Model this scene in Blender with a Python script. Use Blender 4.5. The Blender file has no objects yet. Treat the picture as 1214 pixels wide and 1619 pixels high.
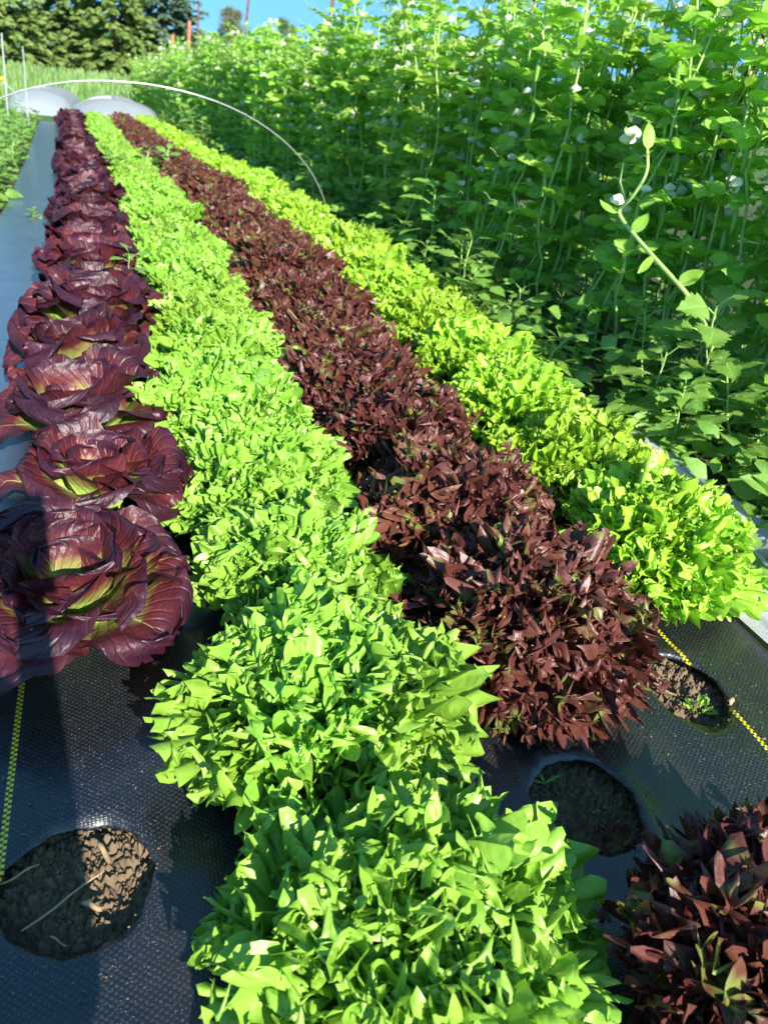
import bpy, bmesh, math, random
import numpy as np
from mathutils import Vector, Matrix
PI = math.pi
R = math.radians
rng = np.random.default_rng(7)
random.seed(7)
scene = bpy.context.scene
col = scene.collection

# ------------------------------------------------------------------ camera
# the bed's rows run along +Y; camera held 0.86 m above the fabric
def cam_matrix(f=1215.0, vp=(160, 15), roll=8.0, pos=(0, 0, .86), W=1214, H=1619):
    r = R(roll)
    y = np.array([vp[0]-W/2, -(vp[1]-H/2), -f]); y /= np.linalg.norm(y)
    d = np.array([math.sin(r), math.cos(r), 0]); e = np.array([0, 0, 1.])
    u = d + e*(-d.dot(y)/y[2]); u /= np.linalg.norm(u)
    x = np.cross(y, u)
    M = np.stack([x, y, u], 0)          # rows: world axes in camera space -> camera-to-world
    m = Matrix([list(M[0]), list(M[1]), list(M[2])]).to_4x4()
    m.translation = Vector(pos)
    return m
cam = bpy.data.cameras.new('camera'); cam_o = bpy.data.objects.new('camera', cam); col.objects.link(cam_o)
cam.sensor_fit = 'VERTICAL'; cam.sensor_height = 36; cam.lens = 36*1215/1619
cam.clip_start = .02; cam.clip_end = 2000
cam_o.matrix_world = cam_matrix()
cam.dof.use_dof = True; cam.dof.focus_distance = 1.15; cam.dof.aperture_fstop = 7.0
scene.camera = cam_o

# ------------------------------------------------------------------ sky and sun
SUN_EL, ANTI_AZ = 31.0, -8.0            # shadows run 8 degrees left of the rows
toward = Vector((-math.sin(R(ANTI_AZ))*math.cos(R(SUN_EL)), -math.cos(R(ANTI_AZ))*math.cos(R(SUN_EL)), math.sin(R(SUN_EL))))
w = bpy.data.worlds.new("World"); scene.world = w; w.use_nodes = True
nt = w.node_tree; bg = nt.nodes['Background']
sky = nt.nodes.new('ShaderNodeTexSky'); sky.sky_type = 'NISHITA'; sky.sun_disc = False
sky.sun_elevation = R(SUN_EL); sky.sun_rotation = math.atan2(toward.x, toward.y)
sky.air_density = 1.0; sky.dust_density = .3; sky.ozone_density = 1.2
# clear deep-blue day: look the sky up a little higher than the true direction so the blue reaches down to the trees
tc = nt.nodes.new('ShaderNodeTexCoord'); mp = nt.nodes.new('ShaderNodeMapping'); mp.inputs['Scale'].default_value = (1, 1, .75); mp.inputs['Location'].default_value = (0, 0, .42)
nrm = nt.nodes.new('ShaderNodeVectorMath'); nrm.operation = 'NORMALIZE'
nt.links.new(tc.outputs['Generated'], mp.inputs[0]); nt.links.new(mp.outputs[0], nrm.inputs[0]); nt.links.new(nrm.outputs[0], sky.inputs[0])
tint = nt.nodes.new('ShaderNodeMix'); tint.data_type = 'RGBA'; tint.blend_type = 'MULTIPLY'; tint.inputs[0].default_value = 1; tint.inputs[7].default_value = (.58, 1.0, 1.08, 1)
nt.links.new(sky.outputs[0], tint.inputs[6]); nt.links.new(tint.outputs[2], bg.inputs[0]); bg.inputs[1].default_value = .13
sun = bpy.data.lights.new('sun', 'SUN'); sun.energy = 5.0; sun.angle = R(.5); sun.color = (1, .95, .86)
so = bpy.data.objects.new('sun', sun); col.objects.link(so)
so.rotation_euler = toward.to_track_quat('Z', 'Y').to_euler()
scene.view_settings.view_transform = 'Standard'; scene.view_settings.look = 'None'
scene.view_settings.exposure = 1.2; scene.view_settings.gamma = 1
scene.cycles.max_bounces = 8; scene.cycles.transparent_max_bounces = 8

# ------------------------------------------------------------------ terrain
_ky = [-60, 0, 2.5, 3.5, 4.5, 6, 7.5, 9, 11, 13, 18, 25, 50, 90, 600]
_kz = [0, 0, 0, -.05, -.11, -.2, -.31, -.40, -.5, -.62, -1.0, -1.45, -2.3, -2.5, -4]
_fy = np.arange(-60, 600, .1); _fz = np.interp(_fy, _ky, _kz)
_k = np.ones(15)/15; _fz = np.convolve(np.pad(_fz, 7, mode='edge'), _k, 'valid')
def gz(y): return np.interp(y, _fy, _fz)
def gdx(y):
    y = np.asarray(y, float); return -.022*(np.clip(y, 3, 5)-3) - .045*(np.clip(y, 5, 25)-5)
def G(s, t, z=0.0): return Vector((s+float(gdx(t)), t, float(gz(t))+z))

# ------------------------------------------------------------------ mesh helpers
class Acc:
    """collects patches; one build() = one mesh object"""
    def __init__(s): s.v = []; s.f = []; s.uv = []; s.m = []; s.n = 0
    def grid(s, P, U, V, mi=0):
        nu, nv = P.shape[:2]
        idx = np.arange(nu*nv).reshape(nu, nv)+s.n
        q = np.stack([idx[:-1, :-1], idx[1:, :-1], idx[1:, 1:], idx[:-1, 1:]], -1).reshape(-1, 4)
        s.v.append(P.reshape(-1, 3)); s.f.append(q)
        s.uv.append(np.stack([np.broadcast_to(U, (nu, nv)), np.broadcast_to(V, (nu, nv))], -1).reshape(-1, 2))
        s.m.append(np.full(len(q), mi)); s.n += nu*nv
    def tube(s, pts, rad, sides=6, mi=0):
        pts = np.asarray(pts, float); n = len(pts)
        rad = np.broadcast_to(rad, (n,))
        T = np.gradient(pts, axis=0); T /= np.linalg.norm(T, axis=1)[:, None]+1e-9
        ref = np.array([0, 0, 1.]) if abs(T[0][2]) < .8 else np.array([1., 0, 0])
        A = np.cross(T, ref); A /= np.linalg.norm(A, axis=1)[:, None]+1e-9
        B = np.cross(T, A)
        a = np.linspace(0, 2*PI, sides+1)
        P = pts[:, None, :]+rad[:, None, None]*(A[:, None, :]*np.cos(a)[None, :, None]+B[:, None, :]*np.sin(a)[None, :, None])
        s.grid(P, np.linspace(0, 1, sides+1)[None, :], np.linspace(0, 1, n)[:, None], mi)
    def xform_add(s, other, M):
        M = np.array(M)
        for v, f, uv, m in zip(other.v, other.f, other.uv, other.m):
            pass
        V = np.concatenate(other.v)@M[:3, :3].T+M[:3, 3]
        s.v.append(V); s.f.append(np.concatenate(other.f)+s.n); s.uv.append(np.concatenate(other.uv)); s.m.append(np.concatenate(other.m)); s.n += len(V)
    def tri_quads(s, V, F, uv=None, mi=0):
        V = np.asarray(V, float); s.v.append(V); s.f.append(np.asarray(F)+s.n)
        s.uv.append(np.zeros((len(V), 2)) if uv is None else uv); s.m.append(np.full(len(F), mi)); s.n += len(V)
    def mesh(s, name, mats, smooth=True):
        V = np.concatenate(s.v).astype(np.float32); F = np.concatenate(s.f).astype(np.int32)
        UV = np.concatenate(s.uv).astype(np.float32)
        me = bpy.data.meshes.new(name)
        me.vertices.add(len(V)); me.vertices.foreach_set('co', V.ravel())
        me.loops.add(F.size); me.loops.foreach_set('vertex_index', F.ravel())
        me.polygons.add(len(F)); me.polygons.foreach_set('loop_start', np.arange(0, F.size, F.shape[1], dtype=np.int32))
        me.polygons.foreach_set('loop_total', np.full(len(F), F.shape[1], dtype=np.int32))
        me.polygons.foreach_set('material_index', np.concatenate(s.m).astype(np.int32))
        l = me.uv_layers.new(name='UVMap'); l.data.foreach_set('uv', UV[F.ravel()].ravel())
        for m in mats if isinstance(mats, (list, tuple)) else [mats]: me.materials.append(m)
        me.update(calc_edges=True)
        if smooth: me.polygons.foreach_set('use_smooth', np.ones(len(F), bool))
        me.validate()
        return me
def tag(o, label=None, cat=None, group=None, kind=None):
    if label: o['label'] = label
    if cat: o['category'] = cat
    if group: o['group'] = group
    if kind: o['kind'] = kind
    return o
def link(name, me, parent=None, loc=None):
    o = bpy.data.objects.new(name, me); col.objects.link(o)
    if parent: o.parent = parent
    if loc is not None: o.location = loc
    return o
def empty(name, loc=(0, 0, 0), rz=0.0):
    o = bpy.data.objects.new(name, None); col.objects.link(o); o.location = loc; o.rotation_euler = (0, 0, rz)
    o.empty_display_size = .05
    return o
def thing_from(name, parts, loc, rot, scale, label, cat, group=None):
    """parts: [(part name, mesh)] shared mesh data, each instance its own objects"""
    r = empty(name, loc); r.rotation_euler = rot; r.scale = (scale,)*3 if np.isscalar(scale) else scale
    for pn, me in parts: link(pn, me, r)
    return tag(r, label, cat, group)

# ------------------------------------------------------------------ materials
def mat(name):
    m = bpy.data.materials.new(name); m.use_nodes = True
    for n in list(m.node_tree.nodes): m.node_tree.nodes.remove(n)
    return m
class N:
    def __init__(s, m): s.t = m.node_tree
    def n(s, ty, **kw):
        x = s.t.nodes.new(ty)
        for k, v in kw.items(): setattr(x, k, v)
        return x
    def l(s, a, b): s.t.links.new(a, b)
    def math(s, op, a, b=None, c=None, clamp=False):
        x = s.n('ShaderNodeMath', operation=op); x.use_clamp = clamp
        for i, v in enumerate((a, b, c)):
            if v is None: continue
            if isinstance(v, (int, float)): x.inputs[i].default_value = v
            else: s.l(v, x.inputs[i])
        return x.outputs[0]
    def noise(s, scale, vec=None, detail=3, rough=.55):
        x = s.n('ShaderNodeTexNoise'); x.inputs['Scale'].default_value = scale; x.inputs['Detail'].default_value = detail; x.inputs['Roughness'].default_value = rough
        if vec is not None: s.l(vec, x.inputs['Vector'])
        return x.outputs[0]
    def ramp(s, fac, stops, interp='LINEAR'):
        x = s.n('ShaderNodeValToRGB'); cr = x.color_ramp; cr.interpolation = interp
        while len(cr.elements) < len(stops): cr.elements.new(.5)
        for e, (p, c) in zip(cr.elements, stops): e.position = p; e.color = (*c, 1)
        s.l(fac, x.inputs[0]); return x.outputs[0]
    def mix(s, fac, a, b, blend='MIX'):
        x = s.n('ShaderNodeMix', data_type='RGBA', blend_type=blend)
        if isinstance(fac, (int, float)): x.inputs[0].default_value = fac
        else: s.l(fac, x.inputs[0])
        for i, v in ((6, a), (7, b)):
            if isinstance(v, tuple): x.inputs[i].default_value = (*v, 1)
            else: s.l(v, x.inputs[i])
        return x.outputs[2]
    def bump(s, h, strength=.3, dist=.002):
        x = s.n('ShaderNodeBump'); x.inputs['Strength'].default_value = strength; x.inputs['Distance'].default_value = dist
        s.l(h, x.inputs['Height']); return x.outputs[0]
    def coord(s, which='Object'): return s.n('ShaderNodeTexCoord').outputs[which]
    def sep(s, v):
        x = s.n('ShaderNodeSeparateXYZ'); s.l(v, x.inputs[0]); return x.outputs
    def out(s, colr, rough=.5, normal=None, transl=0.0, tcol=None, spec=.5, metal=0.0):
        p = s.n('ShaderNodeBsdfPrincipled')
        if isinstance(colr, tuple): p.inputs['Base Color'].default_value = (*colr, 1)
        else: s.l(colr, p.inputs['Base Color'])
        if isinstance(rough, (int, float)): p.inputs['Roughness'].default_value = rough
        else: s.l(rough, p.inputs['Roughness'])
        p.inputs['Specular IOR Level'].default_value = spec; p.inputs['Metallic'].default_value = metal
        if normal is not None: s.l(normal, p.inputs['Normal'])
        o = s.n('ShaderNodeOutputMaterial'); sh = p.outputs[0]
        if transl > 0:
            tr = s.n('ShaderNodeBsdfTranslucent')
            tc = tcol if tcol is not None else colr
            if isinstance(tc, tuple): tr.inputs[0].default_value = (*tc, 1)
            else: s.l(tc, tr.inputs[0])
            if normal is not None: s.l(normal, tr.inputs['Normal'])
            mx = s.n('ShaderNodeMixShader'); mx.inputs[0].default_value = transl
            s.l(sh, mx.inputs[1]); s.l(tr.outputs[0], mx.inputs[2]); sh = mx.outputs[0]
        s.l(sh, o.inputs[0]); return p
def obj_random(n): return n.n('ShaderNodeObjectInfo').outputs['Random']

def leaf_mat(name, base, rib, tint2, transl=.35, rough=.42, spec=.5, rib_w=.05, noise_sc=22, bump=.35, tgain=(1.15, 1.25, .7), veinc=.10, patch=None):
    """leaf of one main colour with pale midrib and fine side veins"""
    m = mat(name); n = N(m)
    uv = n.sep(n.coord('UV')); s_ = n.math('ABSOLUTE', n.math('SUBTRACT', n.math('MULTIPLY', uv[0], 2), 1)); t = uv[1]
    oc = n.coord('Object'); nz = n.noise(noise_sc, oc, 4)
    c = n.mix(n.math('MULTIPLY_ADD', nz, 1.6, -.3, clamp=True), base, tint2)
    rw = n.math('MULTIPLY', n.math('SUBTRACT', 1.05, t), rib_w*1.6)
    ribm = n.math('LESS_THAN', s_, rw)
    c = n.mix(n.math('MULTIPLY', ribm, .6), c, rib)
    ph = n.math('ADD', n.math('MULTIPLY', t, 46), n.math('MULTIPLY', s_, -22))
    vein = n.math('POWER', n.math('ABSOLUTE', n.math('SINE', ph)), 14)
    c = n.mix(n.math('MULTIPLY', vein, veinc), c, rib)
    lowt = n.math('SUBTRACT', 1, n.math('MULTIPLY', t, 1.8), clamp=True)
    c = n.mix(n.math('MULTIPLY', lowt, .55), c, rib)
    if patch: c = n.mix(n.math('MULTIPLY', n.math('MULTIPLY_ADD', n.noise(22, oc, 2), 7, -4.0, clamp=True), .75), c, patch)
    rnd = obj_random(n); hs = n.n('ShaderNodeHueSaturation'); n.l(c, hs.inputs['Color'])
    n.l(n.math('MULTIPLY_ADD', rnd, .28, .87), hs.inputs['Value']); n.l(n.math('MULTIPLY_ADD', rnd, .018, .491), hs.inputs['Hue'])
    c = hs.outputs[0]
    bh = n.math('ADD', n.math('MULTIPLY', n.noise(140, oc, 2), .8), n.math('MULTIPLY', vein, -.4)); bh = n.math('ADD', bh, n.math('MULTIPLY', n.noise(48, oc, 2), 4.5))
    tc = n.mix(1.0, c, tgain, 'MULTIPLY')
    n.out(c, rough, n.bump(bh, bump, .0015), transl, tc, spec)
    return m
M = {}
M['green'] = leaf_mat('frilly_green_leaf', (.29, .50, .060), (.44, .62, .20), (.19, .39, .035), transl=.22)
M['lime'] = leaf_mat('lime_leaf', (.36, .56, .045), (.50, .66, .16), (.26, .46, .03), transl=.26)
M['bronze'] = leaf_mat('bronze_leaf', (.148, .046, .034), (.26, .34, .06), (.085, .022, .018), transl=.2, rough=.44, spec=.5, noise_sc=12, tgain=(1.3, .9, .7), veinc=.03, rib_w=.025, patch=(.20, .30, .05))
M['weed'] = leaf_mat('weed_leaf', (.20, .38, .055), (.32, .50, .14), (.12, .27, .035), transl=.35, rough=.5)
M['weed2'] = leaf_mat('weed_leaf_yellow', (.18, .34, .05), (.35, .5, .15), (.12, .26, .035), transl=.35, rough=.5)
M['pea'] = leaf_mat('pea_leaf', (.40, .62, .09), (.50, .68, .20), (.28, .53, .06), transl=.5, rough=.42, rib_w=.03, noise_sc=9)
def simple(name, c, rough=.5, spec=.5, metal=0.0, transl=0.0, nscale=None, c2=None, bump=0.0):
    m = mat(name); n = N(m); cc = c; nm = None
    if nscale:
        nz = n.noise(nscale, n.coord('Object'), 5, .6); cc = n.mix(n.math('MULTIPLY_ADD', nz, 2.2, -.6, clamp=True), c, c2)
        if bump: nm = n.bump(nz, bump, .01)
    n.out(cc, rough, nm, transl, None, spec, metal); return m
M['stem'] = simple('green_stem', (.40, .58, .17), .45, transl=.1)
M['flower'] = simple('white_petal', (.88, .86, .70), .5, transl=.3)
M['pod'] = simple('pea_pod', (.24, .48, .08), .35, transl=.15)
M['straw'] = simple('dry_straw', (.42, .30, .15), .6, nscale=60, c2=(.28, .19, .09))
M['wire'] = simple('galvanised_wire', (.42, .43, .43), .4, metal=.7)
M['pole'] = simple('white_fibreglass', (.45, .47, .5), .4)
M['rust'] = simple('rusty_steel', (.16, .07, .045), .6, nscale=30, c2=(.10, .055, .045), bump=.3)
M['redpost'] = simple('red_painted_stake', (.42, .09, .05), .55, nscale=20, c2=(.5, .2, .12))
M['orangepost'] = simple('orange_stake', (.55, .19, .05), .55)
M['grey'] = simple('weathered_post', (.22, .15, .12), .7, nscale=30, c2=(.15, .10, .08))
M['yellow'] = simple('yellow_plastic', (.85, .62, .02), .4)
M['bark'] = simple('bark', (.16, .10, .07), .9, nscale=12, c2=(.09, .055, .04), bump=.6)
M['needle_y'] = simple('needles_warm', (.18, .28, .06), .7, transl=.35, nscale=.8, c2=(.25, .34, .09))
M['needle_g'] = simple('needles_green', (.13, .24, .06), .7, transl=.35, nscale=.8, c2=(.22, .31, .09))
M['needle_b'] = simple('needles_blue', (.09, .17, .10), .7, transl=.3, nscale=.8, c2=(.15, .22, .13))
M['roundleaf'] = simple('broadleaf_crown', (.13, .17, .08), .7, transl=.25, nscale=1.2, c2=(.20, .20, .11))

# red romaine: burgundy blades, yellow-green base and ribs
m = mat('romaine_leaf'); n = N(m)
uv = n.sep(n.coord('UV')); sa = n.math('ABSOLUTE', n.math('SUBTRACT', n.math('MULTIPLY', uv[0], 2), 1)); t = uv[1]; oc = n.coord('Object')
nz = n.noise(16, oc, 4); nz2 = n.noise(60, oc, 3)
g = n.math('ADD', n.math('MULTIPLY_ADD', t, 1.35, -.50), n.math('MULTIPLY', sa, .40)); g = n.math('ADD', g, n.math('MULTIPLY_ADD', nz, .7, -.35))
c = n.ramp(g, [(0, (.50, .64, .18)), (.25, (.33, .48, .08)), (.43, (.25, .22, .065)), (.60, (.130, .022, .027)), (1, (.042, .007, .020))])
ph = n.math('ADD', n.math('MULTIPLY', t, 26), n.math('MULTIPLY', sa, -15))
ph = n.math('ADD', ph, n.math('MULTIPLY', nz, 3)); vein = n.math('POWER', n.math('ABSOLUTE', n.math('SINE', ph)), 18)
rib = n.math('LESS_THAN', sa, n.math('MULTIPLY', n.math('SUBTRACT', .9, t), .11)); vv = n.math('MULTIPLY', n.math('SUBTRACT', 1.15, t), .5)
c = n.mix(n.math('MULTIPLY', vein, n.math('MULTIPLY', vv, .30)), c, (.30, .20, .09)); c = n.mix(n.math('MULTIPLY', rib, .75), c, (.50, .50, .18))
hs = n.n('ShaderNodeHueSaturation'); n.l(c, hs.inputs['Color']); n.l(n.math('MULTIPLY_ADD', obj_random(n), .5, .8), hs.inputs['Value']); c = hs.outputs[0]
bh = n.math('ADD', n.math('MULTIPLY', n.noise(75, oc, 2), 1.4), n.math('MULTIPLY', vein, -.7))
n.out(c, .46, n.bump(bh, .7, .0028), .22, n.mix(1.0, c, (1.5, .8, .7), 'MULTIPLY'), .55)
M['romaine'] = m

# woven black landscape fabric
def fabric_mat(name='woven_black_fabric'):
    m = mat(name); n = N(m)
    xyz = n.sep(n.coord('Object')); P = .0048
    wob = n.math('MULTIPLY_ADD', n.noise(6, n.coord('Object'), 2), .004, -.002)
    X = n.math('DIVIDE', n.math('ADD', xyz[0], wob), P); Y = n.math('DIVIDE', n.math('ADD', xyz[1], wob), P*.8)
    par = n.math('MODULO', n.math('ADD', n.math('ADD', n.math('FLOOR', X), n.math('FLOOR', Y)), 4000), 2)
    fx = n.math('ABSOLUTE', n.math('SINE', n.math('MULTIPLY', X, PI))); fy = n.math('ABSOLUTE', n.math('SINE', n.math('MULTIPLY', Y, PI)))
    edge = n.math('MULTIPLY', n.math('POWER', fx, .5), n.math('POWER', fy, .5))
    h = n.math('MULTIPLY', edge, n.math('MULTIPLY_ADD', par, .55, .45))
    big = n.noise(5, n.coord('Object'), 3)
    fleck = n.noise(420, n.coord('Object'), 1)
    c = n.mix(n.math('MULTIPLY', edge, par), (.005, .006, .008), (.024, .026, .030))
    c = n.mix(n.math('GREATER_THAN', fleck, .70), c, (.16, .16, .16))
    dust = n.math('MULTIPLY_ADD', n.noise(3.2, n.coord('Object'), 6, .65), 2.4, -1.15, clamp=True)
    c = n.mix(n.math('MULTIPLY', dust, .30), c, (.10, .085, .065))
    # grazing blue sky sheen painted into the base colour of the open walking strip
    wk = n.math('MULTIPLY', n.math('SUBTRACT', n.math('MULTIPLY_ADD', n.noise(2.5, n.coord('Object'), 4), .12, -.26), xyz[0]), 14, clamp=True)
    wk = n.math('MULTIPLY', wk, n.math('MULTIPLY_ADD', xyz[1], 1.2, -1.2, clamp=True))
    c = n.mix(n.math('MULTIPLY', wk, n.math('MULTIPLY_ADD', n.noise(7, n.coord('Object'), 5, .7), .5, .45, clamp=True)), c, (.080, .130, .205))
    for x0 in (-.165, .92):                       # woven yellow marker threads
        dx = n.math('ABSOLUTE', n.math('SUBTRACT', xyz[0], x0))
        on = n.math('LESS_THAN', dx, .0042)
        yy = n.math('FLOOR', n.math('DIVIDE', xyz[1], .0042)); xx = n.math('FLOOR', n.math('DIVIDE', n.math('SUBTRACT', xyz[0], x0), .0042))
        ck = n.math('MODULO', n.math('ADD', n.math('ADD', yy, xx), 4000), 2)
        c = n.mix(n.math('MULTIPLY', on, n.math('MULTIPLY_ADD', ck, .88, .06)), c, (.80, .66, .02))
    hh = n.math('ADD', h, n.math('MULTIPLY', big, 1.0))
    nm = n.bump(h, .45, .0012)
    b2 = n.n('ShaderNodeBump'); b2.inputs['Strength'].default_value = .5; b2.inputs['Distance'].default_value = .03
    n.l(big, b2.inputs['Height']); n.l(nm, b2.inputs['Normal'])
    fp = n.out(c, n.math('MULTIPLY_ADD', fleck, .15, .27), b2.outputs[0], 0, None, .5); fp.inputs['IOR'].default_value = 1.5; fp.inputs['Coat Weight'].default_value = .8; fp.inputs['Coat Roughness'].default_value = .22; fp.inputs['Coat IOR'].default_value = 1.45
    return m
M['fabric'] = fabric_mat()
def soil_mat():
    m = mat('soil'); n = N(m); oc = n.coord('Object')
    a = n.noise(35, oc, 6, .65); b = n.noise(4, oc, 3)
    c = n.mix(n.math('MULTIPLY_ADD', a, 2, -.5, clamp=True), (.085, .060, .038), (.22, .160, .098))
    c = n.mix(n.math('MULTIPLY', b, .5), c, (.14, .10, .06))
    n.out(c, .95, n.bump(a, .7, .006), 0, None, .2); return m
M['soil'] = soil_mat()
def ground_mat():
    m = mat('field_ground'); n = N(m); oc = n.coord('Object')
    y = n.sep(oc)[1]
    a = n.noise(9, oc, 6, .65); b = n.noise(.7, oc, 4)
    soil = n.mix(a, (.035, .035, .018), (.075, .065, .035))
    grass = n.mix(a, (.04, .09, .018), (.09, .17, .035))
    far = n.math('MULTIPLY_ADD', y, .12, -.7, clamp=True)
    f = n.math('MULTIPLY_ADD', b, 1.2, -.3, clamp=True)
    f = n.math('MAXIMUM', f, far)
    n.out(n.mix(f, soil, grass), .95, n.bump(a, .6, .02), 0, None, .2); return m
M['ground'] = ground_mat()
def rowcover_mat():
    m = mat('white_row_cover'); n = N(m); a = n.noise(18, n.coord('Object'), 4)
    n.out(n.mix(a, (.42, .44, .45), (.62, .64, .65)), .28, n.bump(a, .4, .01), .3, (.8, .84, .86), .6); return m
M['cover'] = rowcover_mat()
m = mat('tunnel_cloth'); n = N(m); a = n.noise(5, n.coord('Object'), 3)
n.out(n.mix(a, (.33, .37, .41), (.42, .45, .48)), .8, n.bump(a, .3, .03), .45, (.75, .8, .85), .2); M['tunnel'] = m

# ------------------------------------------------------------------ the ground
def ground_sheet():
    xs = np.concatenate([np.linspace(-400, -30, 14), np.linspace(-24, -3, 16), np.linspace(-2.6, 3, 57), np.linspace(4, 24, 12), np.linspace(30, 400, 14)])
    ys = np.concatenate([np.linspace(-60, -2, 12), np.linspace(-1.5, 26, 180), np.linspace(27, 60, 22), np.linspace(70, 590, 20)])
    X, Y = np.meshgrid(xs, ys, indexing='ij')
    s = X-gdx(Y)
    Z = gz(Y)-.035
    Z = Z+.03*np.sin(X*3.1+Y*1.3)*np.clip((s-1.3)/.3, 0, 1)+.05*np.clip((-.62-s)/.5, 0, 1)
    hole = np.exp(-(((X-.35)/.9)**2+((Y-.6)/.9)**2)**3); Z = Z-.03*hole
    a = Acc(); a.grid(np.stack([X, Y, Z], -1), X, Y)
    o = link('ground', a.mesh('ground', M['ground'])); tag(o, kind='structure')
ground_sheet()

HOLES = [(-.08, .585, .084, .080), (.578, .56, .075, .078), (.872, .735, .066, .085)]
FX0, FX1, FY0, FY1 = -.52, 1.10, -.9, 14.2
def fabric_sheet():
    a = Acc()
    xs = sorted(set([FX0, FX1]+[round(x+d, 4) for x, _, _, _ in HOLES for d in (-.115, .115)]))
    ya, yb = .44, .86
    def patch(x0, x1, y0, y1, nx, ny):
        X, Y = np.meshgrid(np.linspace(x0, x1, nx+1), np.linspace(y0, y1, ny+1), indexing='ij')
        P = np.stack([X+gdx(Y), Y, gz(Y)], -1); a.grid(P, X, Y)
    for x0, x1 in zip(xs[:-1], xs[1:]):
        h = [q for q in HOLES if abs((x0+x1)/2-q[0]) < .01]
        if not h: patch(x0, x1, ya, yb, 4, 6); continue
        cx, cy, rx, ry = h[0]
        n_ = 96; ang = np.linspace(0, 2*PI, n_, endpoint=False)
        cor = [math.atan2(yy-cy, xx-cx) % (2*PI) for xx in (x0, x1) for yy in (ya, yb)]
        for k in cor: ang[np.argmin(np.abs(ang-k))] = k
        ang = np.append(ang, ang[0]+2*PI)
        ca, sa_ = np.cos(ang), np.sin(ang)
        tx = np.where(ca > 1e-9, (x1-cx)/np.maximum(ca, 1e-9), np.where(ca < -1e-9, (x0-cx)/np.minimum(ca, -1e-9), 9))
        ty = np.where(sa_ > 1e-9, (yb-cy)/np.maximum(sa_, 1e-9), np.where(sa_ < -1e-9, (ya-cy)/np.minimum(sa_, -1e-9), 9))
        to = np.minimum(tx, ty)
        rr = 1+.03*np.sin(3*ang+cx*9)+.022*np.sin(7*ang+1)+.012*np.sin(17*ang)
        inner = np.stack([cx+rx*rr*ca, cy+ry*rr*sa_], -1); outer = np.stack([cx+to*ca, cy+to*sa_], -1)
        rows = []
        lips = [(-.0, -.004), (0.0, .0015), (.12, .004), (.35, .002), (.7, 0), (1, 0)]
        for f_, z_ in lips:
            p = inner*(1-f_)+outer*f_
            rows.append(np.concatenate([p, (np.zeros((len(p), 1))+z_*(1+.6*np.sin(2*ang+cx*5))[:, None])], 1))
        P = np.array(rows); a.grid(P, P[..., 0], P[..., 1])
    patch(FX0, FX1, FY0, ya, 30, 20); patch(FX0, FX1, yb, 2.4, 30, 30); patch(FX0, FX1, 2.4, FY1, 12, 150)
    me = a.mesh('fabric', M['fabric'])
    bm = bmesh.new(); bm.from_mesh(me); bmesh.ops.remove_doubles(bm, verts=bm.verts, dist=1e-5); bm.normal_update()
    for f in bm.faces:
        if f.normal.z < 0: f.normal_flip()
    bm.to_mesh(me); bm.free()
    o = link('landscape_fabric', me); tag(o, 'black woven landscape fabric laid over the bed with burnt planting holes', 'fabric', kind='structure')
fabric_sheet()

def rock(seed, r, flat=.8):
    bm = bmesh.new(); bmesh.ops.create_icosphere(bm, subdivisions=1, radius=1)
    g_ = np.random.default_rng(seed); k = g_.normal(size=(5, 3)); ph = g_.uniform(0, 6, 5)
    V = np.array([v.co[:] for v in bm.verts]); F = np.array([[v.index for v in f.verts] for f in bm.faces]); bm.free()
    d = 1+sum(.14*np.sin(V@k[i]*2.6+ph[i]) for i in range(5)); d = d+g_.normal(0, .10, len(V)); d = np.minimum(d, 1.0+.12*g_.uniform())
    V = V*d[:, None]*r*np.array([1, 1, flat])
    a_ = g_.uniform(0, 6.28); Rm = np.array([[math.cos(a_), -math.sin(a_), 0], [math.sin(a_), math.cos(a_), 0], [0, 0, 1]])
    return V@Rm.T, F
ROCKS = [rock(i, 1) for i in range(10)]
def clods(name, spots, label=None):
    a = Acc()
    for (x, y, z, r) in spots:
        V, F = ROCKS[rng.integers(10)]
        b = rng.uniform(0, 6.28); Rm = np.array([[math.cos(b), -math.sin(b), 0], [math.sin(b), math.cos(b), 0], [0, 0, 1]])
        a.tri_quads(V@Rm.T*r+np.array([x, y, z]), F)
    o = link(name, a.mesh(name, M['soil'], smooth=False)); tag(o, label, 'soil', kind='stuff')
from mathutils import noise as mn
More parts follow.
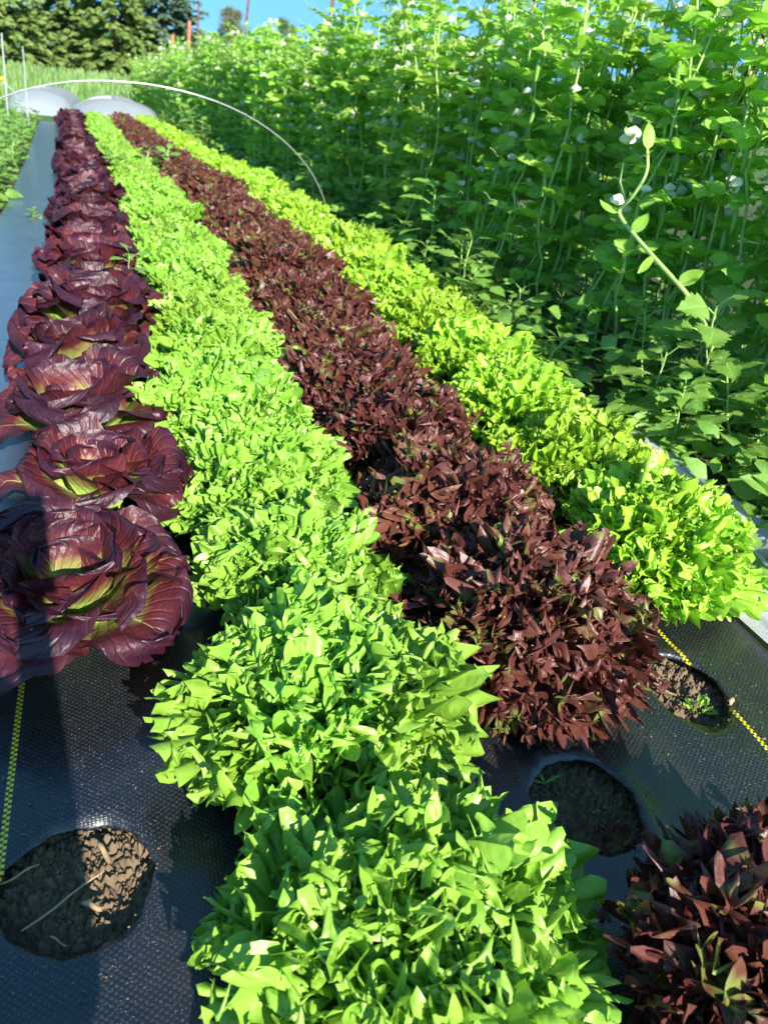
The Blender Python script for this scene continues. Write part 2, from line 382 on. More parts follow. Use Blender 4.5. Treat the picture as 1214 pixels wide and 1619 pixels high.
def soil_patch():
    a = Acc(); sp = []
    for hi, (cx, cy, rx, ry) in enumerate(HOLES):
        n_ = 120; u = np.linspace(-1.25, 1.25, n_)
        X, Y = np.meshgrid(cx+u*rx, cy+u*ry, indexing='ij'); Z = np.zeros_like(X)
        for i in range(n_):
            for j in range(n_):
                x, y = X[i, j], Y[i, j]
                w1 = mn.noise(Vector((x*60, y*60, hi)))*.004; w2 = mn.noise(Vector((x*60, y*60, hi+9)))*.004
                h = 0
                for sc, am in ((.015, .010), (.0075, .006), (.0036, .0032)):
                    d, pp = mn.voronoi(Vector(((x+w1)/sc, (y+w2)/sc, hi*3.3+sc*70))); f = d[1]-d[0]
                    h += am*(min(f*2.6, 1.0))*(.55+.9*((.5+.5*mn.cell(pp[0]*7.3))))
                h += mn.fractal(Vector((x*220, y*220, hi)), .7, 2.1, 5)*.0022
                Z[i, j] = -.036+h+.006*mn.noise(Vector((x*14, y*14, hi*5+2)))
        a.grid(np.stack([X, Y, Z], -1), X, Y)
        for i in range(260):
            th = rng.uniform(0, 2*PI); q = math.sqrt(rng.uniform(0, 1))*1.05; r = rng.choice([.0014, .0024, .0042], p=[.55, .33, .12])*rng.uniform(.7, 1.3)
            x, y = cx+q*rx*math.cos(th), cy+q*ry*math.sin(th)
            zi = Z[int(np.clip((x-X[0, 0])/(X[-1, 0]-X[0, 0])*(n_-1), 0, n_-1)), int(np.clip((y-Y[0, 0])/(Y[0, -1]-Y[0, 0])*(n_-1), 0, n_-1))]
            sp.append((x, y, zi+r*.4, r))
    for i in range(150):
        hx, hy = HOLES[i % 3][:2]; th = rng.uniform(0, 6.28); q = .08+abs(rng.normal(0, .06)); r = rng.uniform(.0006, .0022)
        sp.append((hx+q*math.cos(th), hy+q*math.sin(th), .0045, r))
    o = link('soil', a.mesh('soil_surface', M['soil'])); tag(o, kind='structure')
    return sp
clods('soil_crumbs', soil_patch(), 'loose crumbs of brown soil inside the planting holes')

# ------------------------------------------------------------------ lettuces
def sstep(x, a, b):
    x = np.clip((x-a)/(b-a), 0, 1); return x*x*(3-2*x)
def leaf_surface(L, half, g_, nu=22, nv=151, waves=7, tooth=.06, amp=.075, broad=.86, curl=.10, depth=.5):
    """leaf with a smooth middle whose rim buckles into folds, smaller folds on those, a tooth on every small fold"""
    x0 = np.linspace(0, 1, nu); t = (.35*x0+.65*(1-(1-x0)**2.1))[:, None]; s = np.linspace(-1, 1, nv)[None, :]
    p = g_.uniform(0, 6.28, 12)
    sw = s+.10*np.sin(2.3*s+p[0])+.035*np.sin(7*s+p[1])
    th = PI*waves*sw+p[2]+.9*t                                   # big folds
    th2 = 2.6*PI*waves*(sw+.012*np.sin(11*s+p[9]))+p[3]+1.2*np.sin(th)*.5
    out_ = broad+(1-broad)*np.cos(s*PI*.5)**.7+.06*np.sin(s*g_.uniform(3, 5)+p[4])
    v1 = .75+.45*np.sin(s*3.1+p[5]); v2 = .75+.5*np.sin(s*5.3+p[6])
    m0 = t**2; m1 = sstep(t, 1-depth, 1.02)**1.2; m2 = sstep(t, .74, 1.0)**1.2
    tt = tooth*v2*(np.abs(np.cos(th2*.5))**3.2-.35)+tooth*.7*(np.abs(np.sin(th*.5+p[7]))**2-.5)
    rad = L*t*(1+(out_-1)*t+tt*sstep(t, .70, 1.0))
    phi = s*half*(.15+.85*np.sin(t*PI*.5)**1.6)
    A = rad*np.cos(phi*.95); B = rad*np.sin(phi)
    a1 = L*amp*v1; a2 = L*amp*.36*v2
    w0 = g_.uniform(1.1, 1.8)
    n_ = L*.055*m0*np.sin(PI*w0*s+p[8]+1.8*t)+a1*m1*np.sin(th)+a2*m2*np.sin(th2)
    tang = -a1*.55*m1*np.sin(2*th)-a2*.5*m2*np.sin(2*th2)+L*.03*m0*np.sin(PI*w0*1.3*s+p[10])
    A = A-tang*np.sin(phi)-a1*.50*m1*(1-np.cos(2*th))*.5; B = B+tang*np.cos(phi)
    n_ = n_+L*.08*s**2*t+L*curl*t**4*g_.uniform(-.3, 1.0)
    n_ = n_+L*.008*np.sin(18*A/L+13*B/L+p[3])*np.sin(23*B/L+p[4])*t
    return A, B, n_, t, s
def place_leaf(A, B, n_, L, a0, a1, base, az, roll=0.0):
    """bend the flat leaf along an arc whose angle from vertical goes a0 -> a1"""
    u = np.clip(A/L, -.1, 1.4); k = a1-a0
    if abs(k) < 1e-3: k = 1e-3
    cr = L*(np.cos(a0)-np.cos(a0+k*u))/k      # radial = integral sin
    cz = L*(np.sin(a0+k*u)-np.sin(a0))/k
    al = a0+k*u
    x = cr-np.cos(al)*n_; z = cz+np.sin(al)*n_; y = B+0*n_
    c, s_ = math.cos(az), math.sin(az)
    return np.stack([base[0]+x*c-y*s_, base[1]+x*s_+y*c, base[2]+z], -1)
GA = 2.399963
def crimp(a, P, g_, n_l, l, tdepth, wide, curl, rollv, tb=.8):
    """small toothed lobes that crimp out of the rim of a bent leaf P (nu,nv,3)"""
    nu, nv = P.shape[:2]
    t = np.linspace(0, 1, 7)[:, None]; s = np.linspace(-1, 1, 21)[None, :]
    for k in range(n_l):
        f_ = (k+.5+g_.uniform(-.35, .35))/n_l; j = int(np.clip(f_*nv, 2, nv-3)); i = int(np.clip(nu-2-g_.integers(0, 7), 3, nu-3))
        p = P[i, j]; d = P[i+1, j]-P[i-2, j]; sd = P[i, j+2]-P[i, j-2]
        d = d/(np.linalg.norm(d)+1e-9); sp = (f_*2-1); n = np.cross(d, sd); n /= np.linalg.norm(n)+1e-9
        if n[2] < 0 and d[2] < .8: n = -n
        sd = np.cross(n, d)
        d = d+sd*sp*.25+n*g_.uniform(0, curl); d /= np.linalg.norm(d)
        r = g_.normal(0, rollv); y = sd-d*sd.dot(d); y /= np.linalg.norm(y); z = np.cross(d, y)
        y, z = y*math.cos(r)+z*math.sin(r), -y*math.sin(r)+z*math.cos(r)
        ll = l*g_.uniform(.6, 1.4)
        ph = g_.uniform(0, 6.28, 6); nt = g_.uniform(2.0, 3.2)
        ss = s+.12*np.sin(s*5+ph[4])
        x_ = np.abs(((ss*nt/2+ph[0]) % 1)*2-1)
        saw = x_**2.0*(.75+.45*np.sin(ss*3+ph[5]))                     # pointed lobes, round bays between them
        fine = np.abs(((ss*nt*1.1+ph[1]) % 1)*2-1)**1.3
        out_ = (.66+.34*np.cos(s*1.35))*(1+tdepth*(saw-.35)*g_.uniform(.8, 1.3)+.10*(fine-.4))
        rad = ll*t*(1+(out_-1)*t**2.6); phi = s*wide*(.40+.60*t**.8)
        cu = g_.uniform(-.1, .7)
        A = rad*np.cos(phi)-ll*t**4*(.22*saw+.10); B = rad*np.sin(phi)*(1-.12*t**3)
        N_ = ll*(cu*t**2.2+.46*t**1.4*np.sin(s*PI*1.1+ph[1])+.24*t**2.2*np.sin(s*PI*2.4+ph[3])+.42*t**3.2*(saw-.25)+.10*np.sin(t*6+ph[2])*np.sin(s*7+ph[3]))
        Q = p-d*ll*.22+A[..., None]*d+B[..., None]*y+N_[..., None]*z
        a.grid(Q, .5+.28+.12*s+0*t, tb+(1-tb)*t*.98+0*s)
def frilly_head(seed, Rr=.165, H=.15, n_leaf=50, half=.95, waves=7, tooth=.06, amp=.075, nv=151, broad=.86, lo=0.0, hi=1.0, spread=82, depth=.5, stagger=.26, nl=0, lobe=.03, ldepth=.5, lwide=.9, nu=22):
    a = Acc()
    for i in range(n_leaf):
        q = (i+.5)/n_leaf
        g_ = np.random.default_rng(seed*1000+i)
        if not (lo <= q < hi): continue
        psi = max(R(2), R(5+spread*q**.74+g_.normal(0, 4)))
        d = 1/math.sqrt((math.sin(psi)/Rr)**2+(math.cos(psi)/H)**2)
        L = d*g_.uniform(1-stagger, 1.02)-lobe*.5
        a0 = psi*.74-.06; a1 = psi*1.18+g_.uniform(-.22, .12)
        az = i*GA+g_.normal(0, .2)
        hf = half*(.60+.42*q)*g_.uniform(.85, 1.15); w_ = waves*(.62+.42*q)*g_.uniform(.85, 1.15)
        A, B, n_, t, s = leaf_surface(L, hf, g_, nu=nu, nv=nv, waves=w_, tooth=tooth, amp=amp*(1.35-.45*q), broad=broad, depth=depth)
        tw = g_.normal(0, .55)*t**1.5; bend = g_.normal(0, .30)          # the blade twists and leans sideways
        B, n_ = B*np.cos(tw)-n_*np.sin(tw), B*np.sin(tw)*.75+n_*np.cos(tw)
        B = B+bend*A*t**2*.5
        a1 = a1+g_.choice([-.5, -.15, .1, .35])
        P = place_leaf(A, B, n_, L, a0, a1, (.006*math.cos(az), .006*math.sin(az), .012*(1-q)), az)
        P[..., 2] = np.maximum(P[..., 2], .004+.012*t*(1-q)+.003*np.abs(s))
        a.grid(P, (s+1)/2+0*t, (t*(.45+.55*min(1, q*2.5)) if q < .4 else t)+0*s)
        if nl: crimp(a, P, g_, nl, lobe, ldepth, lwide, 1.0, .8, .8)
    return a
def romaine_head(seed, Rr=.165, H=.16, n_leaf=21, lo=0.0, hi=1.0):
    a = Acc()
    for i in range(n_leaf):
        q = (i+.5)/n_leaf
        if not (lo <= q < hi): continue
        g_ = np.random.default_rng(seed*100+i)
        psi = R(9+56*q**.85+g_.normal(0, 5))
        L = (.075+.112*q**.55)*g_.uniform(.90, 1.10)
        nu, nv = 22, 33
        t = np.linspace(0, 1, nu)[:, None]; s = np.linspace(-1, 1, nv)[None, :]
        W = L*(.50+.10*g_.uniform()); p = g_.uniform(0, 6.28, 9)
        rim = 1+.035*np.sin(t*9+p[5]+np.sign(s)*p[6])+.03*np.sin(t*23+p[7]*np.sign(s))+.015*np.sin(t*47+p[8])
        hw = W*(.24+.76*np.sin(np.clip(t/.66, 0, 1)*PI/2)**1.5)*np.sqrt(np.maximum(1-np.clip((t-.60)/.40, 0, 1)**2.2, 0))*rim
        A = L*t*(1+.03*np.sin(6*s+p[0])*t**3+.02*np.sin(15*s+p[1])*t**5); B = hw*s
        as_ = np.abs(s)
        n_ = B*B/W*(1.05-.75*q)                                        # cupped, outer ones flatter
        n_ = n_+L*.050*as_**2.5*np.sin(2*PI*1.6*t+p[1]*np.sign(s)+p[2])+L*.028*as_**5*np.sin(2*PI*4.3*t+p[3]*np.sign(s))
        n_ = n_+L*.055*t**5*np.sin(2*PI*.9*s+p[4])+L*.020*t**7*np.sin(2*PI*2.6*s+p[0])
        n_ = n_+L*.020*np.sin(8*s+9*t+p[3])*np.sin(12*t+p[4])*t*(1-t*.4)
        n_ = n_-L*.012*np.exp(-(s/.09)**2)*(1-t)                       # midrib groove
        n_ = n_-L*.16*q*as_**3*t-L*.07*t**6*g_.uniform(.2, 1.8)        # rims roll back
        a0 = psi*.66+g_.normal(0, .06); a1 = psi*1.20+R(12+12*q)+g_.normal(0, .12)
        az = i*GA+g_.normal(0, .2)
        P = place_leaf(A, B, n_, L, a0, a1, (.014*math.cos(az), .014*math.sin(az), .012*(1-q)+.004), az)
        P[..., 2] = np.maximum(P[..., 2], .004+.003*as_+.012*t*(1-q))
        a.grid(P, (s+1)/2+0*t, t+0*s)
    return a
KINDS = {
 'romaine': dict(f=romaine_head, kw=dict(), m='romaine', nvar=4),
 'green': dict(f=frilly_head, kw=dict(Rr=.215, H=.175, n_leaf=54, half=.98, waves=8.5, tooth=.12, amp=.072, depth=.36, nl=22, lobe=.0215, ldepth=.75, lwide=.95), m='green', nvar=4),
 'bronze': dict(f=frilly_head, kw=dict(Rr=.225, H=.19, n_leaf=56, half=.72, waves=7.5, tooth=.16, amp=.07, spread=78, broad=.80, depth=.36, nl=24, lobe=.026, ldepth=1.1, lwide=.85), m='bronze', nvar=4),
 'lime': dict(f=frilly_head, kw=dict(Rr=.20, H=.18, n_leaf=54, half=1.0, waves=9.5, tooth=.10, amp=.074, depth=.34, nl=22, lobe=.019, ldepth=.7, lwide=.95), m='lime', nvar=4)}
HEADS = {}
for k, d in KINDS.items():
    HEADS[k] = []
    for v in range(d['nvar']):
        sd = hash((len(k), v)) % 1000+v*17 if False else {'romaine': 100, 'green': 200, 'bronze': 300, 'lime': 400}[k]+v
        HEADS[k].append([('outer_leaves', d['f'](sd, lo=.45, hi=2, **d['kw']).mesh(k+'_outer', M[d['m']])),
                         ('heart_leaves', d['f'](sd, lo=0, hi=.45, **d['kw']).mesh(k+'_heart', M[d['m']]))])
ORD = ['first', 'second', 'third', 'fourth', 'fifth', 'sixth', 'seventh', 'eighth', 'ninth', 'tenth', 'eleventh', 'twelfth', 'thirteenth', 'fourteenth']
ROWS = [  # kind, x, first y, scale, description, where the row starts
 ('romaine', -.075, 1.05, 1.16, 'glossy burgundy romaine', '', 'red romaine row'),
 ('green', .25, .41, 1.08, 'frilly light green lettuce', '', 'frilly green row'),
 ('bronze', .615, .24, 1.10, 'spiky bronze lettuce', '', 'bronze oakleaf row'),
 ('lime', .985, 1.04, 1.18, 'frilly lime lettuce', '', 'lime row beside the plastic')]
CAT = 'lettuce'
for kind, x0, y0, sc, desc, start, rowname in ROWS:
    i = 0; y = y0; count = 0
    while y < 13.9:
        if kind == 'bronze' and i == 1: y += .32; i += 1; continue       # the empty hole
        v = HEADS[kind][(i*7+3*(i//4)) % 4]
        s_ = sc*(rng.uniform(.82, 1.10) if kind == 'romaine' and i else rng.uniform(.93, 1.07))
        if kind == 'green' and i < 2: s_ = (1.10, 1.16)[i]
        if kind == 'bronze' and i == 0: s_ = 1.14
        if kind == 'bronze' and i == 2: s_ = 1.10
        loc = G(x0+rng.normal(0, .010), y+rng.normal(0, .010), .0)
        if y < 4.75:
            lab = '%s, %s in the %s from the near end' % (desc, ORD[count], rowname)
        else:
            lab = '%s in the %s past the wire hoop' % (desc, rowname)
        thing_from({'romaine': 'romaine_lettuce', 'green': 'frilly_lettuce', 'bronze': 'oakleaf_lettuce', 'lime': 'frilly_lettuce'}[kind], v, loc, (rng.normal(0, .07), rng.normal(0, .07), rng.uniform(0, 6.28)), (s_, s_, s_*rng.uniform(.95, 1.1)*(1.15 if kind == 'romaine' else 1)), lab, CAT, 'heads of the '+rowname)
        i += 1; count += 1; y += .32

# ------------------------------------------------------------------ oval leaflets, stems
def oval_leaf(L, W, fold=.25, droop=.3, nu=7, nv=5, toothed=0, g_=None, pointed=1.0):
    """flat leaf along +X, blade up +Z"""
    t = np.linspace(0, 1, nu)[:, None]; s = np.linspace(-1, 1, nv)[None, :]
    hw = W/2*np.sin(PI*t**.8)**.75
    if toothed:
        hw = W/2*(1-np.abs(t*2.1-.75)/1.36)**.9 if False else W/2*np.sin(PI*np.clip(t, 0, 1)**.62)**.9
        hw = hw*(1+.16*np.where((np.arange(nu)[:, None] % 2) == 0, 1, -1)*(t > .12)*(t < .95))
    x = L*t+0*s; y = hw*s
    z = np.abs(y)*fold-droop*L*t*t+.03*L*np.sin(5*t+s*3)
    return np.stack([x, y, z], -1), (s+1)/2+0*t, t+0*s
def frame(d, up=(0, 0, 1), roll=0.0):
    d = np.asarray(d, float); d /= np.linalg.norm(d)
    y = np.cross(up, d)
    if np.linalg.norm(y) < 1e-3: y = np.cross((1, 0, 0), d)
    y /= np.linalg.norm(y); z = np.cross(d, y)
    c, s = math.cos(roll), math.sin(roll); y2 = c*y+s*z; z2 = -s*y+c*z
    return np.stack([d, y2, z2], 1)
def put_leaf(a, pos, d, L, W, roll=0.0, **kw):
    P, U, V = oval_leaf(L, W, **kw)
    a.grid(P@frame(d, roll=roll).T+np.asarray(pos), U, V)

# ------------------------------------------------------------------ pea vines
def flower(a, pos, d, s):
    F = frame(d)
    for k, (w_, l_, tilt) in enumerate(((1.5, 1.0, .9), (.8, .7, .2), (.8, .7, -.2))):
        P, U, V = oval_leaf(s*l_, s*w_, fold=.35, droop=-.4 if k == 0 else .2, nu=5, nv=5)
        c, sn = math.cos(tilt), math.sin(tilt); Rm = np.array([[c, 0, -sn], [0, 1, 0], [sn, 0, c]])
        a.grid(P@Rm.T@F.T+pos, U, V)
def pea_plant(seed, height=1.28):
    g_ = np.random.default_rng(seed)
    st, lv = Acc(), Acc(); fl, pd = [], []; tn = st
    for k in range(3):
        h = height*g_.uniform(.86, 1.06); n_ = int(h/.078)
        bx, by = g_.uniform(-.05, .05), g_.uniform(-.08, .08)
        zz = np.linspace(0, h, n_)
        px = bx+np.cumsum(g_.normal(0, .012, n_))+.02*np.sin(zz*5+k*2); py = by+np.cumsum(g_.normal(0, .012, n_))+.02*np.sin(zz*4+k)
        pts = np.stack([px, py, zz], -1)
        pts[-3:, 0] += np.array([.01, .03, .05])*g_.normal()
        st.tube(pts, np.linspace(.0046, .0030, n_), 6)
        ang = g_.uniform(0, 6.28)
        for i in range(2, n_):
            z = zz[i]/h; p = pts[i]; ang += PI+g_.normal(0, .5)
            den = 1 if z > .3 else .6
            if g_.uniform() > den: continue
            sz = (.064 if z < .85 else .048)*g_.uniform(.8, 1.25)
            d = np.array([math.cos(ang), math.sin(ang), .35])
            for sg in (-1, 1):      # clasping stipules
                a2 = ang+sg*.75; put_leaf(lv, p, (math.cos(a2), math.sin(a2), .45), sz*1.25, sz*.95, roll=sg*.5, fold=.15, droop=.1+.3*g_.uniform())
            pl = .055*g_.uniform(.7, 1.3); e = p+d/np.linalg.norm(d)*pl*1.6
            mid = (p+e)/2+np.array([0, 0, .006])
            st.tube([p, mid, e], .0019, 4)
            for f_ in (.55, 1.0):
                q = p+(e-p)*f_
                for sg in (-1, 1):
                    a2 = ang+sg*1.15+g_.normal(0, .2)
                    put_leaf(lv, q, (math.cos(a2), math.sin(a2), g_.uniform(-.5, .6)), sz*g_.uniform(.7, 1.15), sz*.66, roll=g_.normal(0, .9), fold=.2, droop=.25)
            if g_.uniform() < .6:   # tendril
                tt = np.linspace(0, 1, 12); r_ = .012*(1-tt)*np.minimum(1, tt*3)
                dd = d/np.linalg.norm(d)
                T = e+dd*(tt[:, None]*.07)+np.stack([r_*np.cos(tt*9), r_*np.sin(tt*9)*0, r_*np.sin(tt*9)+tt*.02], -1)
                tn.tube(T, .0010, 3)
            if z > .38 and g_.uniform() < (.42 if z < .95 else .2):
                a2 = ang+g_.normal(0, .6); dd = np.array([math.cos(a2), math.sin(a2), .6]); e2 = p+dd*.055
                st.tube([p, (p+e2)/2+np.array([0, 0, .008]), e2], .0011, 4)
                for c_ in range(g_.integers(1, 3)):
                    F1 = Acc(); fl.append(F1); flower(F1, e2+g_.normal(0, .006, 3), dd+g_.normal(0, .4, 3), .027*g_.uniform(.8, 1.15))
            if .25 < z < .9 and g_.uniform() < .34:
                a2 = ang+g_.normal(0, .8); q = p+np.array([math.cos(a2)*.03, math.sin(a2)*.03, 0])
                t_ = np.linspace(0, 1, 8); Lp = .095*g_.uniform(.8, 1.2)
                T = q+np.stack([.01*np.sin(t_*2), 0*t_, -Lp*t_], -1)
                P1 = Acc(); pd.append(P1); P1.tube(T, .0085*np.sin(PI*np.clip(t_, .04, .97))**.6, 6)
    far = [('stems', st.mesh('pea_stems', M['stem'])), ('foliage', lv.mesh('pea_leaves', M['pea']))]
    near = list(far)
    for i, f_ in enumerate(fl): near.append(('flower', f_.mesh('pea_flower', M['flower'])))
    for i, f_ in enumerate(pd): near.append(('pod', f_.mesh('pea_pod', M['pod'])))
    both = Acc()
    for f_ in fl: both.xform_add(f_, Matrix.Identity(4))
    far.append(('blossoms', both.mesh('pea_blossoms', M['flower'])))
    return near, far
PEAS = [pea_plant(500+i) for i in range(8)]
POSTS = [2.45, 4.15, 7.85, 11.9, 16.6]
def seg(y):
    k = sum(y > p for p in POSTS)
    return ['before the first post', 'between first and second posts', 'between second and third posts', 'between third and fourth posts', 'between fourth and fifth posts', 'past the last post'][k]
npea = 0
for line, x in (('front', 1.68), ('middle', 1.90), ('rear', 2.12)):
    y = 1.2
    while y < 25:
        if npea >= 298: break
        loc = G(x+.16*max(0, min(1, 3.2-y))+rng.normal(0, .07), y, -.03)
        hh = rng.uniform(.9, 1.06)*(1.0 if y > 3 else .97)
        tilt = -.05 if line == 'front' else 0
        thing_from('pea_vine', PEAS[rng.integers(8)][0 if y < 3.6 and line == 'front' else 1], loc, (rng.normal(0, .05), tilt+rng.normal(0, .05), rng.uniform(0, 6.28)), (1.1, 1.1, hh),
                   'flowering pea vine in the %s line %s' % (line, seg(y)), 'pea plant', 'pea vines on the trellis')
        npea += 1
        y += .165*(1+max(0, y-6)*.10)*rng.uniform(.8, 1.2)*(1 if line == 'front' else 1.3)
print('peas', npea)

# ------------------------------------------------------------------ weeds
def rosette_weed(seed, h=.25, n_=16, L=.055, W=.042, toothed=1, m='weed', nu=11):
    """upright leafy weed with toothed diamond leaves (stem + leaves)"""
    g_ = np.random.default_rng(seed); st, lv = Acc(), Acc()
    zz = np.linspace(0, h, 8); pts = np.stack([np.cumsum(g_.normal(0, .004, 8)), np.cumsum(g_.normal(0, .004, 8)), zz], -1)
    st.tube(pts, np.linspace(.0035, .0018, 8), 5)
    for i in range(n_):
        f_ = .12+.88*(i+1)/n_; p = np.array([np.interp(f_*h, zz, pts[:, k]) for k in range(3)])
        az = i*GA+g_.normal(0, .3); up = .15+.9*f_**3
        d = np.array([math.cos(az), math.sin(az), up]); d /= np.linalg.norm(d)
        pl = L*(.9-.55*f_); e = p+d*pl; st.tube([p, e], .0012, 4)
        sz = L*(1.15-.5*f_**2)*g_.uniform(.8, 1.15)
        put_leaf(lv, e, d*np.array([1, 1, .4]), sz, sz*W/L, roll=g_.normal(0, .2), toothed=toothed, nu=nu, fold=.12, droop=.25)
        if g_.uniform() < .4:
            a2 = az+g_.normal(0, .5); put_leaf(lv, p, (math.cos(a2), math.sin(a2), .6), sz*.5, sz*.35, toothed=toothed, nu=nu, fold=.15, droop=.2)
    return [('stem', st.mesh('weed_stem', M['stem'])), ('leaves', lv.mesh('weed_leaves', M[m]))]
LAMB = [rosette_weed(600+i, h=.27, n_=15, L=.085, W=.066) for i in range(3)]
BROAD = [rosette_weed(620+i, h=.22, n_=12, L=.085, W=.052, toothed=0, m='weed2', nu=7) for i in range(3)]
LOW = [rosette_weed(640+i, h=.12, n_=15, L=.060, W=.045, toothed=i % 2, m='weed' if i < 2 else 'weed2') for i in range(4)]
def weed(name, v, s, t, sc, label, group=None, z=0.0, cat='weed'):
    return thing_from(name, v, G(s, t, z-.02), (rng.normal(0, .12), rng.normal(0, .12), rng.uniform(0, 6.28)), sc, label, cat, group)
weed('broadleaf_weed', rosette_weed(660, h=.24, n_=13, L=.105, W=.085, nu=15), 1.50, 1.76, 1.0, 'large toothed grey-green weed standing against the dark shade by the plastic')
weed('broadleaf_weed', LAMB[1], 1.46, 1.60, .75, 'smaller toothed weed below the large grey-green weed')
weed('broadleaf_weed', LAMB[2], 1.66, 1.45, .9, 'toothed weed at the picture edge under the pea vines')
weed('broadleaf_weed', BROAD[0], 1.42, 3.1, 1.15, 'pale oval-leaved weed rising beside the glimpse of white plastic')
weed('broadleaf_weed', BROAD[1], 1.45, 2.55, .9, 'oval-leaved weed between the pale weed and the toothed weed')
for i in range(100):
    y = .9+(i/100)**1.4*14; x = rng.uniform(1.22, 1.62)
    if y < 1.6 and x < 1.5: x += .2
    if 3.9 < y < 4.9 and x < 1.42: x += .25
    v = (LOW+LAMB+LAMB)[rng.integers(10)]
    weed('verge_weed', v, x, y, rng.choice([.5, .7, .9, 1.3])*rng.uniform(.85, 1.2)*(1+.02*y), 'leafy weed between pea vines and bed, %s' % ('before the wire hoop' if y < 4.7 else 'past the wire hoop'), 'weeds along the pea vines')
for i in range(110):
    y = 2.6+(i/110)**1.3*11; x = -.60-abs(rng.normal(0, .35))
    v = (LOW+BROAD+LOW)[rng.integers(11)]
    weed('verge_weed', v, x, y, rng.uniform(.8, 1.5), 'leafy weed beyond the open fabric edge, %s' % ('before the wire hoop' if y < 4.7 else 'past the wire hoop'), 'weeds beside the fabric edge')
weed('seedling', LOW[2], .25, 4.1, .7, 'round pale seedling leaf poking out of the frilly green row', z=.13, cat='seedling')
weed('seedling', BROAD[2], .04, 2.75, .75, 'bright green seedling growing up beside the red romaine row', z=.06, cat='seedling')
weed('seedling', LOW[3], -.36, 4.6, .55, 'small weed sprawling on the blue-grey fabric', cat='seedling')
for i, (x, y) in enumerate(((.22, 6.4), (.36, 6.35), (.5, 6.5))):
    weed('volunteer_weed', LOW[0], x, y, 1.6, 'dark green weed clump crossing the rows where the bronze row breaks', 'weeds crossing the rows', z=.06)
def bent_shoot():
    r = empty('pea_shoot', (0, 0, 0)); st, lv = Acc(), Acc()
    # a stem leaning out of the vines, turning up into a flowering tip
    P0 = np.array([(1.80, 1.93, .16), (1.70, 1.95, .30), (1.66, 2.22, .40), (1.65, 2.44, .475), (1.65, 2.37, .53), (1.66, 2.33, .62), (1.66, 2.37, .69)])
    P0 = P0*.88+np.array([0, 0, .86])*.12
    u = np.linspace(0, 6, 40); P1 = np.stack([np.interp(u, range(7), P0[:, k]) for k in range(3)], -1)
    k_ = np.ones(5)/5; P1 = np.stack([np.convolve(np.pad(P1[:, k], 2, mode='edge'), k_, 'valid') for k in range(3)], -1)
    st.tube(P1, np.linspace(.0075, .004, 40), 8)
    B_ = np.array([P1[24], P1[24]+(0.0, .06, .05), P1[24]+(0, .07, .13), P1[24]+(0, .06, .17)]); st.tube(B_, .0035, 6)
    for i_, (p, d, L) in enumerate(((P1[-1], (0, .2, .6), .075), (P1[-3], (-.4, -.5, .1), .07), (P1[12], (-.6, -.2, -.3), .08), (P1[16], (.2, -.3, .6), .07), (P1[20], (-.5, .5, .2), .07), (B_[-1], (0, .6, .3), .05), (P1[6], (-.5, -.4, -.2), .08), (P1[9], (.4, -.4, .5), .075))):
        put_leaf(lv, p, d, L, L*.55, roll=i_*.7, fold=.25, droop=.1)
    link('stem', st.mesh('shoot_stem', M['stem']), r); link('leaves', lv.mesh('shoot_leaves', M['pea']), r)
    for q in (B_[-1], B_[-1]+(0, .02, -.02), P1[22]+(0, .03, 0)):
        F1 = Acc(); flower(F1, q, np.array([-.3, -.3, .4]), .034); link('flower', F1.mesh('shoot_flower', M['flower']), r)
    tag(r, 'thick pale pea shoot leaning out over the weeds, its tip turned upward', 'pea shoot')
bent_shoot()
# undergrowth: uncountable small leaves on the ground
def scatter(name, n_, xr, yr, zr, size, m, label, dens=None):
    a = Acc()
    for i in range(n_):
        s = rng.uniform(*xr); t_ = yr[0]+(yr[1]-yr[0])*rng.uniform()**1.6
        az = rng.uniform(0, 6.28); g0 = G(s, t_, rng.uniform(*zr)*rng.uniform())
        sz = size*rng.uniform(.5, 1.3)*(1+.05*t_)
        put_leaf(a, g0, (math.cos(az), math.sin(az), rng.uniform(-.1, .9)), sz, sz*.6, roll=rng.normal(0, .5), nu=4, nv=3, fold=.2, droop=.3)
    o = link(name, a.mesh(name, M[m])); tag(o, label, 'undergrowth', kind='stuff')
scatter('ground_cover', 7000, (1.24, 2.6), (.6, 15), (-.02, .22), .07, 'weed', 'low mixed green undergrowth below the pea vines')
scatter('ground_cover', 9000, (-2.6, -.54), (2, 15), (-.02, .16), .042, 'weed2', 'low bright undergrowth beyond the fabric edge')

# seedlings and grass in the planting holes
def seedling(seed, kind, label, s, t_, R_, H_, n_leaf):
    me = frilly_head(seed, Rr=R_, H=H_, n_leaf=n_leaf, half=.6, waves=4, tooth=.2, amp=.08, nv=61, nu=12)
    r = empty('lettuce_seedling', G(s, t_, -.028)); link('leaves', me.mesh('seedling_leaves', M[kind]), r); tag(r, label, 'seedling')
seedling(91, 'green', 'small frilly green seedling in the oblong soil hole by the yellow thread', .885, .70, .05, .04, 7)
seedling(92, 'bronze', 'small shaded dark red seedling in the planting hole beside bronze lettuce', .60, .50, .05, .05, 12)
a = Acc()
for az, L in ((2.8, .05), (.2, .035), (1.6, .03)): put_leaf(a, (0, 0, 0), (math.cos(az), math.sin(az), .5), L, .006, nu=6, nv=3, fold=.3, droop=.5)
o = link('grass_sprig', a.mesh('grass_sprig', M['weed2'])); o.location = G(.545, .615, -.015); tag(o, 'thin green grass sprig at the rim of the shaded planting hole', 'grass sprig')
